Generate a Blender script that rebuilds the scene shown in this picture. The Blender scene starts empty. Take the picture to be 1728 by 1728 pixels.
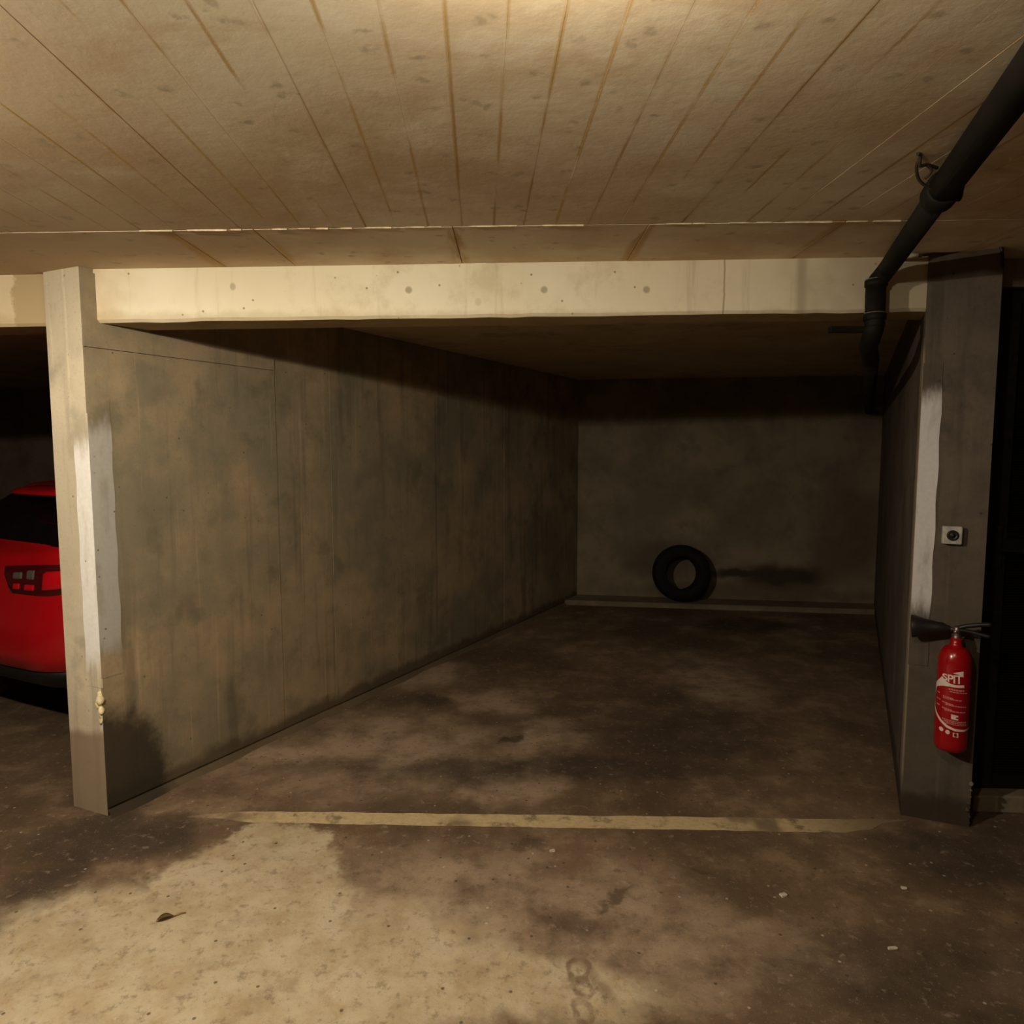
import bpy, bmesh, math, random
from mathutils import Vector, Matrix
random.seed(7)
S = bpy.context.scene
C = S.collection

# ------------------------------------------------------------------ camera, world, lights, exposure
FPX, PITCH, CAM_H = 1171.0, math.radians(5.07), 1.55
cam_d = bpy.data.cameras.new('camera'); cam = bpy.data.objects.new('camera', cam_d); C.objects.link(cam)
cam.location = (0, 0, CAM_H); cam.rotation_euler = (math.pi/2 - PITCH, 0, 0)
cam_d.sensor_fit = 'HORIZONTAL'; cam_d.sensor_width = 36.0; cam_d.lens = 36.0*FPX/1728.0
cam_d.clip_start = 0.02; cam_d.clip_end = 100
S.camera = cam
S.view_settings.view_transform = 'Standard'; S.view_settings.look = 'None'
S.view_settings.gamma = 1.0; S.view_settings.use_curve_mapping = False
S.view_settings.exposure = 0.0
W = bpy.data.worlds.new('world'); S.world = W; W.use_nodes = True
W.node_tree.nodes['Background'].inputs['Color'].default_value = (1.0, 0.8, 0.55, 1)
W.node_tree.nodes['Background'].inputs['Strength'].default_value = 0.0
LAMP_COL = (1.0, 0.88, 0.67)
LAMPS = [((-1.45, 0.98, 2.205), 4700.0), ((0.08, 0.84, 2.195), 680.0)]      # bulb position, radiance

# ------------------------------------------------------------------ pixel -> place helpers (1728 frame)
def ray(px, py):
    x = (px-864)/FPX; y = -(py-864)/FPX
    return Vector((x, math.cos(PITCH)+y*math.sin(PITCH), -math.sin(PITCH)+y*math.cos(PITCH)))
EYE = Vector((0, 0, CAM_H))
def at_z(px, py, z=0.0):
    r = ray(px, py); return EYE + r*((z-CAM_H)/r.z)
def at_y(px, py, y):
    r = ray(px, py); return EYE + r*(y/r.y)
def at_plane(px, py, p, n):
    r = ray(px, py); return EYE + r*((Vector(p)-EYE).dot(n)/r.dot(n))

# ------------------------------------------------------------------ object helpers
def link(name, bm, mats, parent=None, smooth=False, matrix=None):
    me = bpy.data.meshes.new(name); bmesh.ops.recalc_face_normals(bm, faces=bm.faces[:]); bm.to_mesh(me); bm.free()
    for m in (mats if isinstance(mats, (list, tuple)) else [mats]): me.materials.append(m)
    if smooth:
        for p in me.polygons: p.use_smooth = True
    o = bpy.data.objects.new(name, me); C.objects.link(o)
    if parent is not None: o.parent = parent
    if matrix is not None: o.matrix_local = matrix
    return o
def thing(name, label, cat, loc=(0, 0, 0), rz=0.0, group=None):
    o = bpy.data.objects.new(name, None); C.objects.link(o); o.location = loc; o.rotation_euler = (0, 0, rz)
    o.empty_display_size = .1
    o['label'] = label; o['category'] = cat
    if group: o['group'] = group
    return o
def tag(o, label, cat, group=None):
    o['label'] = label; o['category'] = cat
    if group: o['group'] = group
    return o
def struct(o, label=None):
    o['kind'] = 'structure'
    if label: o['label'] = label
    return o
def add_box(bm, lo, hi, bev=0.0, m=None):
    r = bmesh.ops.create_cube(bm, size=1.0); v = r['verts']
    lo = Vector(lo); hi = Vector(hi); c = (lo+hi)/2; d = hi-lo
    for x in v: x.co = Vector((x.co.x*d.x, x.co.y*d.y, x.co.z*d.z)) + c
    if bev > 0:
        es = list({e for x in v for e in x.link_edges})
        b = bmesh.ops.bevel(bm, geom=es, offset=bev, segments=2, affect='EDGES', profile=.5)
        v = list({x for f in b['faces'] for x in f.verts} | {x for x in v if x.is_valid})
    if m is not None:
        for x in v: x.co = m @ x.co
    return v
def add_prism(bm, pts, z0, z1):
    """pts: list of (x,y); z0/z1 numbers or functions of (x,y)"""
    f0 = z0 if callable(z0) else (lambda x, y: z0)
    f1 = z1 if callable(z1) else (lambda x, y: z1)
    a = [bm.verts.new((x, y, f0(x, y))) for x, y in pts]; b = [bm.verts.new((x, y, f1(x, y))) for x, y in pts]
    n = len(pts); fs = []
    bm.faces.new(a[::-1]); bm.faces.new(b)
    for i in range(n): fs.append(bm.faces.new((a[i], a[(i+1) % n], b[(i+1) % n], b[i])))
    return fs
def add_tube(bm, pts, r, seg=16, cap=True):
    """tube through pts; r number or list"""
    pts = [Vector(p) for p in pts]; n = len(pts); rr = r if isinstance(r, (list, tuple)) else [r]*n
    rings = []; up = None
    for i, p in enumerate(pts):
        t = (pts[min(i+1, n-1)]-pts[max(i-1, 0)]).normalized()
        if up is None:
            up = Vector((0, 0, 1)) if abs(t.z) < .9 else Vector((1, 0, 0))
        s = t.cross(up).normalized(); up = s.cross(t).normalized()
        rings.append([bm.verts.new(p + (s*math.cos(a)+up*math.sin(a))*rr[i]) for a in [2*math.pi*k/seg for k in range(seg)]])
    for i in range(n-1):
        for k in range(seg):
            bm.faces.new((rings[i][k], rings[i][(k+1) % seg], rings[i+1][(k+1) % seg], rings[i+1][k]))
    if cap:
        bm.faces.new(rings[0][::-1]); bm.faces.new(rings[-1])
def add_lathe(bm, prof, seg=48, m=None, closed=False):
    """prof: list of (r,z) around Z"""
    rings = []
    for r, z in prof:
        if r < 1e-6: rings.append([bm.verts.new((0, 0, z))])
        else: rings.append([bm.verts.new((r*math.cos(2*math.pi*k/seg), r*math.sin(2*math.pi*k/seg), z)) for k in range(seg)])
    pairs = list(zip(rings, rings[1:])) + ([(rings[-1], rings[0])] if closed else [])
    for A, B in pairs:
        for k in range(seg):
            k2 = (k+1) % seg
            if len(A) == 1 and len(B) == 1: continue
            if len(A) == 1: bm.faces.new((A[0], B[k], B[k2]))
            elif len(B) == 1: bm.faces.new((A[k], A[k2], B[0]))
            else: bm.faces.new((A[k], A[k2], B[k2], B[k]))
    if m is not None:
        for R in rings:
            for v in R: v.co = m @ v.co
def smooth_path(pts, n=8):
    pts = [Vector(p) for p in pts]; out = []
    P = [pts[0]*2-pts[1]] + pts + [pts[-1]*2-pts[-2]]
    for i in range(1, len(P)-2):
        for k in range(n):
            t = k/n; a, b, c, d = P[i-1], P[i], P[i+1], P[i+2]
            out.append(.5*((2*b)+(c-a)*t+(2*a-5*b+4*c-d)*t*t+(3*b-a-3*c+d)*t**3))
    out.append(pts[-1]); return out

# ------------------------------------------------------------------ node helpers
class NT:
    def __init__(s, name):
        s.m = bpy.data.materials.new(name); s.m.use_nodes = True; s.t = s.m.node_tree
        s.b = s.t.nodes['Principled BSDF']; s.tc = s.t.nodes.new('ShaderNodeTexCoord')
    def put(s, sock, v):
        if isinstance(v, bpy.types.NodeSocket): s.t.links.new(v, sock)
        elif isinstance(v, (tuple, list)) and len(v) == 3 and sock.type == 'RGBA': sock.default_value = (*v, 1)
        else: sock.default_value = v
    def co(s, kind='Object'): return s.tc.outputs[kind]
    def math(s, op, a, b=0.0, clamp=False):
        n = s.t.nodes.new('ShaderNodeMath'); n.operation = op; n.use_clamp = clamp
        s.put(n.inputs[0], a); s.put(n.inputs[1], b); return n.outputs[0]
    def vmath(s, op, a, b=(0, 0, 0), out=0):
        n = s.t.nodes.new('ShaderNodeVectorMath'); n.operation = op
        s.put(n.inputs[0], a)
        if op == 'SCALE': s.put(n.inputs['Scale'], b)
        else: s.put(n.inputs[1], b)
        return n.outputs[out]
    def length(s, a):
        n = s.t.nodes.new('ShaderNodeVectorMath'); n.operation = 'LENGTH'; s.put(n.inputs[0], a); return n.outputs['Value']
    def map(s, v, loc=(0, 0, 0), rot=(0, 0, 0), scale=(1, 1, 1)):
        n = s.t.nodes.new('ShaderNodeMapping'); s.put(n.inputs[0], v)
        n.inputs['Location'].default_value = loc; n.inputs['Rotation'].default_value = rot; n.inputs['Scale'].default_value = scale
        return n.outputs[0]
    def noise(s, v, scale=5, detail=5, rough=.55, color=False, dist=0.0):
        n = s.t.nodes.new('ShaderNodeTexNoise'); s.put(n.inputs['Vector'], v)
        n.inputs['Scale'].default_value = scale; n.inputs['Detail'].default_value = detail
        n.inputs['Roughness'].default_value = rough; n.inputs['Distortion'].default_value = dist
        return n.outputs['Color'] if color else n.outputs['Fac']
    def voro(s, v, scale=5, rand=1.0, dim='3D'):
        n = s.t.nodes.new('ShaderNodeTexVoronoi'); n.voronoi_dimensions = dim; s.put(n.inputs['Vector'], v)
        n.inputs['Scale'].default_value = scale; n.inputs['Randomness'].default_value = rand
        return n.outputs['Distance'], n.outputs['Color']
    def ramp(s, v, a, b, lo=0.0, hi=1.0):
        n = s.t.nodes.new('ShaderNodeMapRange'); n.interpolation_type = 'SMOOTHSTEP'; s.put(n.inputs[0], v)
        n.inputs[1].default_value = a; n.inputs[2].default_value = b; n.inputs[3].default_value = lo; n.inputs[4].default_value = hi
        return n.outputs[0]
    def mix(s, f, a, b, mode='MIX'):
        n = s.t.nodes.new('ShaderNodeMix'); n.data_type = 'RGBA'; n.blend_type = mode
        s.put(n.inputs[0], f); s.put(n.inputs[6], a); s.put(n.inputs[7], b); return n.outputs[2]
    def sep(s, v):
        n = s.t.nodes.new('ShaderNodeSeparateXYZ'); s.put(n.inputs[0], v); return n.outputs
    def bump(s, h, strength=.3, dist=.01):
        n = s.t.nodes.new('ShaderNodeBump'); s.put(n.inputs['Height'], h)
        n.inputs['Strength'].default_value = strength; n.inputs['Distance'].default_value = dist
        s.t.links.new(n.outputs[0], s.b.inputs['Normal'])
    def ell(s, v, cx, cy, rx, ry, soft=.35, rot=0.0):
        """1 inside a soft ellipse of the plane XY of v, 0 outside"""
        d = s.vmath('SUBTRACT', v, (cx, cy, 0))
        if rot: d = s.map(d, rot=(0, 0, -rot))
        d = s.vmath('MULTIPLY', d, (1/rx, 1/ry, 0))
        return s.ramp(s.length(d), 1.0+soft, 1.0-soft)
    def any(s, L):
        o = L[0]
        for x in L[1:]: o = s.math('MAXIMUM', o, x)
        return o
    def done(s, col, rough=.85, metal=0.0, spec=.3, coat=None):
        s.put(s.b.inputs['Base Color'], col); s.put(s.b.inputs['Roughness'], rough)
        s.b.inputs['Metallic'].default_value = metal; s.b.inputs['Specular IOR Level'].default_value = spec
        if coat: s.b.inputs['Coat Weight'].default_value = coat; s.b.inputs['Coat Roughness'].default_value = .04
        return s.m
def plain(name, col, rough=.6, metal=0.0, spec=.4, coat=None, var=.25, scale=30):
    n = NT(name); f = n.noise(n.co(), scale, 4)
    lo = tuple(c*(1-var) for c in col); hi = tuple(min(1, c*(1+var)) for c in col)
    return n.done(n.mix(n.ramp(f, .3, .7), lo, hi), rough, metal, spec, coat)

# ------------------------------------------------------------------ layout of the place (metres)
UL = Vector((0.485, 0.8745, 0)); UL.normalize()               # run of the left divider wall
NL = Vector((UL.y, -UL.x, 0))                                 # its face towards the bay
AR = Vector((-1.720, 2.828, 0)); AL = Vector((-1.917, 2.912, 0))  # end of the divider wall
CL = Vector((1.658, 2.838, 0)); CR = Vector((1.887, 2.739, 0))    # front of the right column
BL = Vector((0.69, 7.15, 0)); BR = Vector((3.56, 6.72, 0))    # back wall corners
UR = (BR-CL); UR.normalize()
UB = (BR-BL).normalized(); NB = Vector((UB.y, -UB.x, 0))      # towards the camera
def zc(x, y=0): return 2.300 + .013*max(-2.6, min(2.6, x))    # aisle ceiling
def zb(x, y=0): return 2.088 + .012*max(-2.6, min(2.6, x))    # underside of the beam
ZBAY = 2.265
def back_at(x): return BL + UB*((x-BL.x)/UB.x)

# ------------------------------------------------------------------ concrete materials
def mat_floor():
    n = NT('garage_floor_concrete'); v = n.co()
    w1 = n.vmath('SUBTRACT', n.noise(v, 2.2, 5, .62, True), (.5, .5, .5)); w2 = n.vmath('SUBTRACT', n.noise(v, 9, 4, .6, True), (.5, .5, .5))
    vd = n.vmath('ADD', v, n.vmath('ADD', n.vmath('SCALE', w1, .55), n.vmath('SCALE', w2, .14)))
    big = n.noise(v, 1.1, 6, .62); mid = n.noise(v, 5, 6, .66); fine = n.noise(v, 45, 5, .65); grit = n.noise(v, 160, 3, .6)
    def E(px, py, rx, ry, soft=.4):
        c = at_z(px, py); a = at_z(px-rx, py); b = at_z(px, py-ry); d = at_z(px, py+ry)
        return n.ell(vd, c.x, (b.y+d.y)/2, c.x-a.x, (b.y-d.y)/2, soft)
    col = n.mix(n.ramp(big, .35, .65), (.100, .064, .038), (.185, .122, .076))
    col = n.mix(n.math('MULTIPLY', n.math('MULTIPLY', n.ramp(mid, .44, .66), n.ramp(big, .38, .58)), .75), col, (.30, .205, .132))
    # worn pale cement
    pale = n.any([E(400, 1530, 190, 110, .10), E(465, 1445, 95, 55, .10), E(190, 1650, 330, 140, .25), E(600, 1660, 260, 130, .3),
                  E(860, 1690, 260, 75, .4)])
    mpale = n.any([E(1060, 1590, 190, 110, .5), E(1290, 1600, 120, 50, .6), E(760, 1560, 240, 130, .5), E(480, 1272, 60, 22, .4), E(640, 1275, 200, 60, .7),
                   E(880, 1325, 80, 38, .4), E(1210, 1150, 70, 40, .6), E(840, 1190, 50, 24, .6), E(720, 1135, 60, 22, .7), E(930, 1245, 60, 25, .6)])
    pcol = n.mix(n.ramp(n.noise(v, 6, 6, .65), .35, .65), (.45, .35, .22), (.56, .47, .335))
    pcol = n.mix(n.math('MULTIPLY', n.ramp(n.noise(v, 14, 5, .7), .5, .72), .6), pcol, (.40, .27, .15))
    col = n.mix(n.math('MULTIPLY', mpale, n.ramp(mid, .30, .62, .2, .95)), col, n.mix(fine, (.33, .235, .16), (.43, .32, .23)))
    col = n.mix(n.math('MULTIPLY', pale, n.ramp(mid, .22, .5, .55, 1.0)), col, pcol)
    # dark spots and larger soft dark patches
    dark = n.any([E(185, 1420, 150, 42, .4), E(60, 1500, 70, 60, .5), E(215, 1330, 60, 45, .5), E(1640, 1450, 170, 55, .5), E(1560, 1640, 230, 70, .9), E(1250, 1055, 70, 14, .4),
                  E(900, 1300, 330, 22, .7), E(1150, 1240, 130, 50, .9), E(725, 1182, 40, 10, .5), E(870, 1245, 22, 9, .4)])
    col = n.mix(n.math('MULTIPLY', dark, n.ramp(mid, .2, .6, .95, .72)), col, (.046, .033, .024))
    spots = n.any([E(880, 1430, 42, 14, .5), E(1190, 1478, 22, 7, .5), E(1215, 1400, 18, 6, .5), E(960, 1548, 50, 26, .6), E(1040, 1516, 36, 7, .5), E(945, 1395, 30, 10, .6)])
    col = n.mix(n.math('MULTIPLY', spots, .7), col, (.085, .055, .035))
    # ring shaped mark near the bottom of the picture
    rings = []
    for px, py, r in ((975, 1633, 20), (982, 1662, 17), (982, 1704, 19)):
        c = at_z(px, py); rr = at_z(px+r, py).x-c.x
        d = n.length(n.vmath('MULTIPLY', n.vmath('SUBTRACT', n.vmath('ADD', v, n.vmath('SCALE', w2, .075)), (c.x, c.y, 0)), (1, .75, 0)))
        rings.append(n.math('MULTIPLY', n.ramp(d, rr*.45, rr*.8), n.ramp(d, rr*1.35, rr*1.0)))
    c = at_z(1008, 1655); arc = n.ell(n.vmath('ADD', v, n.vmath('SCALE', w2, .03)), c.x, c.y, .018, .10, .5, math.radians(24))
    col = n.mix(n.math('MULTIPLY', n.any(rings+[n.math('MULTIPLY', arc, .7)]), n.ramp(n.noise(v, 16, 4, .6), .3, .62, .15, .75)), col, (.15, .085, .05))
    sp2 = n.noise(v, 22, 6, .72); col = n.mix(n.math('MULTIPLY', n.ramp(sp2, .53, .66), .42), col, (.085, .056, .034))
    sp3 = n.noise(n.map(v, loc=(5, 2, 0)), 26, 6, .72); col = n.mix(n.math('MULTIPLY', n.ramp(sp3, .56, .68), .30), col, (.52, .42, .31))
    # grit, pits and crumbs
    col = n.mix(n.math('MULTIPLY', n.ramp(fine, .55, .75), .35), col, (.09, .06, .04))
    col = n.mix(n.math('MULTIPLY', n.ramp(grit, .60, .75), .35), col, (.58, .49, .38))
    d, cc = n.voro(v, 15, 1.0, '2D'); col = n.mix(n.math('MULTIPLY', n.math('MULTIPLY', n.ramp(d, .10, .055), n.ramp(n.sep(cc)[0], .86, .90)), .75), col, (.05, .035, .022))
    d, cc = n.voro(n.map(v, loc=(3, 1, 0)), 12, 1.0, '2D'); col = n.mix(n.math('MULTIPLY', n.math('MULTIPLY', n.ramp(d, .07, .04), n.ramp(n.sep(cc)[0], .90, .94)), .6), col, (.6, .52, .40))
    n.bump(n.math('ADD', n.math('MULTIPLY', mid, .6), n.math('ADD', n.math('MULTIPLY', fine, .3), n.math('MULTIPLY', grit, .12))), .5, .012)
    return n.done(col, n.ramp(mid, .3, .7, .8, .95), spec=.25)
def mat_concrete(name, c1, c2, c3, scale=1.0, streak=True, dark_z=None, rough=.88, bump=.35, strip=None, foot=None):
    """board cast concrete in world coordinates: c1/c2 clouds, c3 stains"""
    n = NT(name); v = n.co()
    big = n.noise(v, 1.6*scale, 6, .62); mid = n.noise(v, 6*scale, 6, .62); fine = n.noise(v, 40, 4, .6)
    col = n.mix(n.ramp(big, .36, .64), c1, c2)
    col = n.mix(n.math('MULTIPLY', n.ramp(mid, .45, .70), .55), col, c3)
    if streak:
        st = n.noise(n.map(v, scale=(5, 5, .35)), 2.5, 5, .6); col = n.mix(n.math('MULTIPLY', n.ramp(st, .52, .72), .5), col, tuple(x*.5 for x in c1))
        st = n.noise(n.map(v, loc=(4, 2, 0), scale=(14, 14, .3)), 2.5, 3, .6); col = n.mix(n.math('MULTIPLY', n.ramp(st, .60, .74), .3), col, tuple(min(1, x*1.6) for x in c2))
    bl = n.noise(n.map(v, loc=(7, 3, 1)), 3.2*scale, 5, .6); col = n.mix(n.math('MULTIPLY', n.ramp(bl, .56, .68), .45), col, tuple(x*.5 for x in c1))
    gr = n.noise(v, 85, 4, .65); col = n.mix(n.math('MULTIPLY', n.ramp(gr, .52, .72), .22), col, tuple(x*.4 for x in c1))
    d, cc = n.voro(v, 16)
    col = n.mix(n.math('MULTIPLY', n.math('MULTIPLY', n.ramp(d, .10, .05), n.ramp(n.sep(cc)[1], .72, .78)), .7), col, tuple(x*.3 for x in c1))
    if dark_z:
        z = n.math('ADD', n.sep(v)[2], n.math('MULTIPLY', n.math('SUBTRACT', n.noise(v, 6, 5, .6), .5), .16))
        col = n.mix(n.math('MULTIPLY', n.ramp(z, dark_z+.03, dark_z-.03), .82), col, (c1[0]*.42, c1[1]*.34, c1[2]*.29))  # darker brown below the given height, with a ragged edge
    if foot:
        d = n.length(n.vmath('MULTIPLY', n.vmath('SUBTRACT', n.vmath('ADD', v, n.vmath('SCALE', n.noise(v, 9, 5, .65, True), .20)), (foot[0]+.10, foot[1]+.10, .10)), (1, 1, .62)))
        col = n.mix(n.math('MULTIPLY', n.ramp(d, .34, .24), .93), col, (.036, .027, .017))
    if strip:
        base, z0, z1 = strip; z = n.sep(v)[2]
        f = n.noise(n.map(v, scale=(8, 8, 2.0)), 4, 5, .6); g = n.noise(v, 60, 4, .6)
        zz = n.math('ADD', z, n.math('MULTIPLY', n.math('SUBTRACT', f, .5), .14))
        m = n.math('MULTIPLY', n.ramp(zz, z0, z0+.12), n.ramp(zz, z1, z1-.10))
        m = n.math('MULTIPLY', m, n.ramp(n.noise(n.map(v, scale=(5, 5, 1.2)), 4, 4, .6), .25, .5, .6, 1.0))
        pc = n.mix(n.ramp(g, .3, .7), tuple(c*.93 for c in base), base)
        d, cc = n.voro(v, 30); pc = n.mix(n.math('MULTIPLY', n.math('MULTIPLY', n.ramp(d, .18, .08), n.ramp(n.sep(cc)[0], .78, .84)), .8), pc, (.08, .065, .05))
        col = n.mix(m, col, pc)
    n.bump(n.math('ADD', n.math('MULTIPLY', mid, .5), n.math('MULTIPLY', fine, .3)), bump, .008)
    return n.done(col, rough, spec=.25)
M_floor = mat_floor()
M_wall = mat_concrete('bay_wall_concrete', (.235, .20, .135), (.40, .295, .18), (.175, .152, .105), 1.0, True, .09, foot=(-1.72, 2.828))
M_wall_side = M_wall
M_back = mat_concrete('back_wall_concrete', (.26, .21, .145), (.34, .27, .185), (.18, .14, .10), 1.0)
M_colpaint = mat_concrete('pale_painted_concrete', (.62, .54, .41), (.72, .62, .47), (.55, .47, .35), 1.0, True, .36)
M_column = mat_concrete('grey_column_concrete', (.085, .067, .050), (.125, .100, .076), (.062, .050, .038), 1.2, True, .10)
M_gallery = mat_concrete('plain_garage_concrete', (.20, .16, .11), (.26, .21, .14), (.15, .12, .085), 1.0)
def mat_beam():
    n = NT('cream_beam_paint'); v = n.co()
    mid = n.noise(v, 5, 6, .65); fine = n.noise(v, 40, 4, .6)
    col = n.mix(n.ramp(n.noise(v, 1.3, 4), .35, .65), (.78, .70, .52), (.86, .79, .62))
    x, y, z = n.sep(v)
    st = n.noise(n.map(v, scale=(6, 6, .4)), 3, 5, .6)
    col = n.mix(n.math('MULTIPLY', n.ramp(st, .58, .75), .35), col, (.45, .36, .22))
    # dirty lower corner at the left end, darker brown stretch at the right end
    wob = n.math('ADD', x, n.math('MULTIPLY', n.math('SUBTRACT', n.noise(v, 7, 4), .5), .5))
    col = n.mix(n.math('MULTIPLY', n.ramp(wob, -1.45, -1.75), .55), col, (.60, .44, .24))
    col = n.mix(n.math('MULTIPLY', n.ramp(wob, 1.0, 1.45), .60), col, (.38, .30, .20))
    d, cc = n.voro(n.map(v, scale=(1, 1, .8)), 9)
    sp = n.math('MULTIPLY', n.ramp(d, .16, .10), n.ramp(n.sep(cc)[0], .74, .80)); col = n.mix(n.math('MULTIPLY', sp, .55), col, (.30, .25, .14))
    d, cc = n.voro(n.map(v, loc=(2, 5, 1)), 24)
    sp = n.math('MULTIPLY', n.ramp(d, .14, .08), n.ramp(n.sep(cc)[0], .80, .86)); col = n.mix(n.math('MULTIPLY', sp, .75), col, (.16, .12, .07))
    pw = n.math('ADD', x, n.math('MULTIPLY', n.math('SUBTRACT', n.noise(v, 9, 5, .65), .5), .16))
    col = n.mix(n.math('MULTIPLY', n.math('MULTIPLY', n.ramp(pw, -2.075, -2.055), n.ramp(x, -1.89, -1.90)), .85), col, (.44, .33, .18))     # mortar repair beside the divider wall
    cx = at_y(1222, 480, 2.86).x; wj = n.math('ADD', x, n.math('MULTIPLY', n.math('SUBTRACT', n.noise(v, 14, 3), .5), .012))
    col = n.mix(n.math('MULTIPLY', n.ramp(n.math('ABSOLUTE', n.math('SUBTRACT', wj, cx)), .005, .002), .6), col, (.28, .20, .10))
    cx = at_y(1352, 480, 2.86).x; col = n.mix(n.math('MULTIPLY', n.ramp(n.math('ABSOLUTE', n.math('SUBTRACT', wj, cx)), .035, .004), .5), col, (.34, .26, .15))
    gm = n.noise(n.map(v, loc=(1, 1, 4)), 3.5, 6, .7); col = n.mix(n.math('MULTIPLY', n.ramp(gm, .52, .70), .38), col, (.50, .40, .24))
    lowz = n.math('ADD', z, n.math('MULTIPLY', n.math('SUBTRACT', n.noise(v, 11, 5, .65), .5), .07)); col = n.mix(n.math('MULTIPLY', n.ramp(lowz, 2.125, 2.085), .45), col, (.48, .37, .20))
    # old tie holes
    for px in (690, 918, 1090):
        c = at_y(px, 490, 2.875)
        q = n.length(n.vmath('MULTIPLY', n.vmath('SUBTRACT', v, (c.x, 0, c.z)), (1, 0, 1)))
        col = n.mix(n.math('MULTIPLY', n.ramp(q, .018, .009), .75), col, (.33, .28, .17))
    n.bump(n.math('ADD', n.math('MULTIPLY', mid, .4), n.math('MULTIPLY', fine, .3)), .3, .006)
    return n.done(col, .75, spec=.3)
M_beam = mat_beam()
M_beam_under = mat_concrete('beam_underside_concrete', (.42, .33, .20), (.50, .40, .25), (.32, .25, .15), 1.0, False)
def mat_board():
    n = NT('board_marked_ceiling_concrete')
    oi = n.t.nodes.new('ShaderNodeObjectInfo'); rnd = oi.outputs['Random']
    vw = n.t.nodes.new('ShaderNodeNewGeometry').outputs['Position']
    g = n.sep(n.co('Generated'))[0]
    mid = n.noise(vw, 4, 6, .65); big = n.noise(vw, .9, 5, .6); fine = n.noise(vw, 40, 4, .6)
    col = n.mix(n.ramp(big, .36, .62), (.60, .44, .275), (.83, .72, .53))
    col = n.mix(n.math('MULTIPLY', n.ramp(mid, .46, .70), .5), col, (.90, .83, .64))
    col = n.mix(n.math('MULTIPLY', n.ramp(n.noise(n.map(vw, scale=(1, 2.2, 1)), 3.2, 5, .6), .56, .72), .5), col, (.62, .43, .26))
    col = n.mix(n.math('MULTIPLY', rnd, .16), col, (.60, .45, .27))
    wx = n.math('ADD', n.sep(vw)[0], n.math('MULTIPLY', n.math('SUBTRACT', n.noise(vw, 1.5, 5, .6), .5), 1.6))
    col = n.mix(n.math('MULTIPLY', n.ramp(wx, -.35, -1.5), .55), col, (.50, .335, .19))      # browner left half; dimmer light on that side is painted in
    # knot marks of the boards
    d, cc = n.voro(n.vmath('ADD', n.map(vw, scale=(1.0, 1.3, 1)), n.vmath('SCALE', n.noise(vw, 14, 3, .6, True), .09)), 9.5, 1.0, '2D')
    blot = n.math('MULTIPLY', n.math('MULTIPLY', n.ramp(d, .24, .08), n.ramp(n.sep(cc)[0], .55, .62)), n.ramp(n.noise(vw, 30, 3, .6), .40, .62))
    col = n.mix(n.math('MULTIPLY', blot, .62), col, (.38, .30, .19))
    # ochre rust at the board edges, broken along the length
    e = n.math('ABSOLUTE', n.math('SUBTRACT', g, .5))
    run = n.ramp(n.noise(n.map(vw, scale=(6, 1.1, 1)), 2.2, 3, .6), .43, .58)
    edge = n.math('MULTIPLY', n.ramp(e, .435, .485), run)
    col = n.mix(n.math('MULTIPLY', edge, .72), col, (.52, .31, .09))
    n.bump(n.math('ADD', n.math('MULTIPLY', mid, .5), n.math('MULTIPLY', fine, .35)), .35, .006)
    return n.done(col, .85, spec=.25)
M_board = mat_board()
M_joint = mat_concrete('ochre_joint_concrete', (.50, .34, .15), (.62, .44, .22), (.42, .28, .12), 2, False)
M_bayceil = mat_concrete('bay_ceiling_concrete', (.46, .36, .235), (.56, .45, .30), (.36, .28, .19), 1.0, False)
def mat_line():
    n = NT('worn_cream_line_paint'); v = n.co()
    f = n.noise(v, 9, 6, .7); g = n.noise(v, 50, 4, .6); b = n.noise(v, 2.6, 3, .6)
    col = n.mix(n.ramp(g, .3, .7), (.52, .40, .22), (.62, .49, .29))
    wear = n.math('MAXIMUM', n.ramp(f, .50, .66), n.ramp(b, .52, .66))
    wear = n.math('MAXIMUM', wear, n.math('MAXIMUM', n.ramp(n.sep(v)[0], 1.05, 1.6), n.ramp(n.sep(v)[0], -1.2, -1.36)))
    col = n.mix(n.math('MULTIPLY', wear, .85), col, (.17, .12, .08))
    n.bump(g, .3, .005); return n.done(col, .85, spec=.25)
M_line = mat_line()

# ------------------------------------------------------------------ floor
bm = bmesh.new(); add_box(bm, (-9, -3.6, -.15), (7.5, 10, 0))
floor = struct(link('floor', bm, M_floor))
bm = bmesh.new()
a0, a1 = at_z(325, 1368), at_z(325, 1386); b0, b1 = at_z(1530, 1384), at_z(1530, 1407)
N = 48; top = []; bot = []
for k in range(N+1):
    t = k/N; j = lambda: random.uniform(-.004, .004)
    p = a0.lerp(b0, t); q = a1.lerp(b1, t)
    top.append((p.x, p.y+j())); bot.append((q.x, q.y+j()))
for k in range(4):                                              # the ends are worn to a ragged tip
    f = (0.08, .45, .62, .9)[k]
    top[k] = (top[k][0], bot[k][1]+(top[k][1]-bot[k][1])*(.35+.65*f)); bot[k] = (bot[k][0], top[k][1]-(top[k][1]-bot[k][1])*f)
    f = (.15, .3, .75, .85)[k]
    bot[N-k] = (bot[N-k][0], top[N-k][1]-(top[N-k][1]-bot[N-k][1])*f)
for k in range(N): add_prism(bm, [bot[k], bot[k+1], top[k+1], top[k]], .0, .0018)
bmesh.ops.remove_doubles(bm, verts=bm.verts[:], dist=1e-5)
link('painted_line', bm, M_line, floor)

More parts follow.
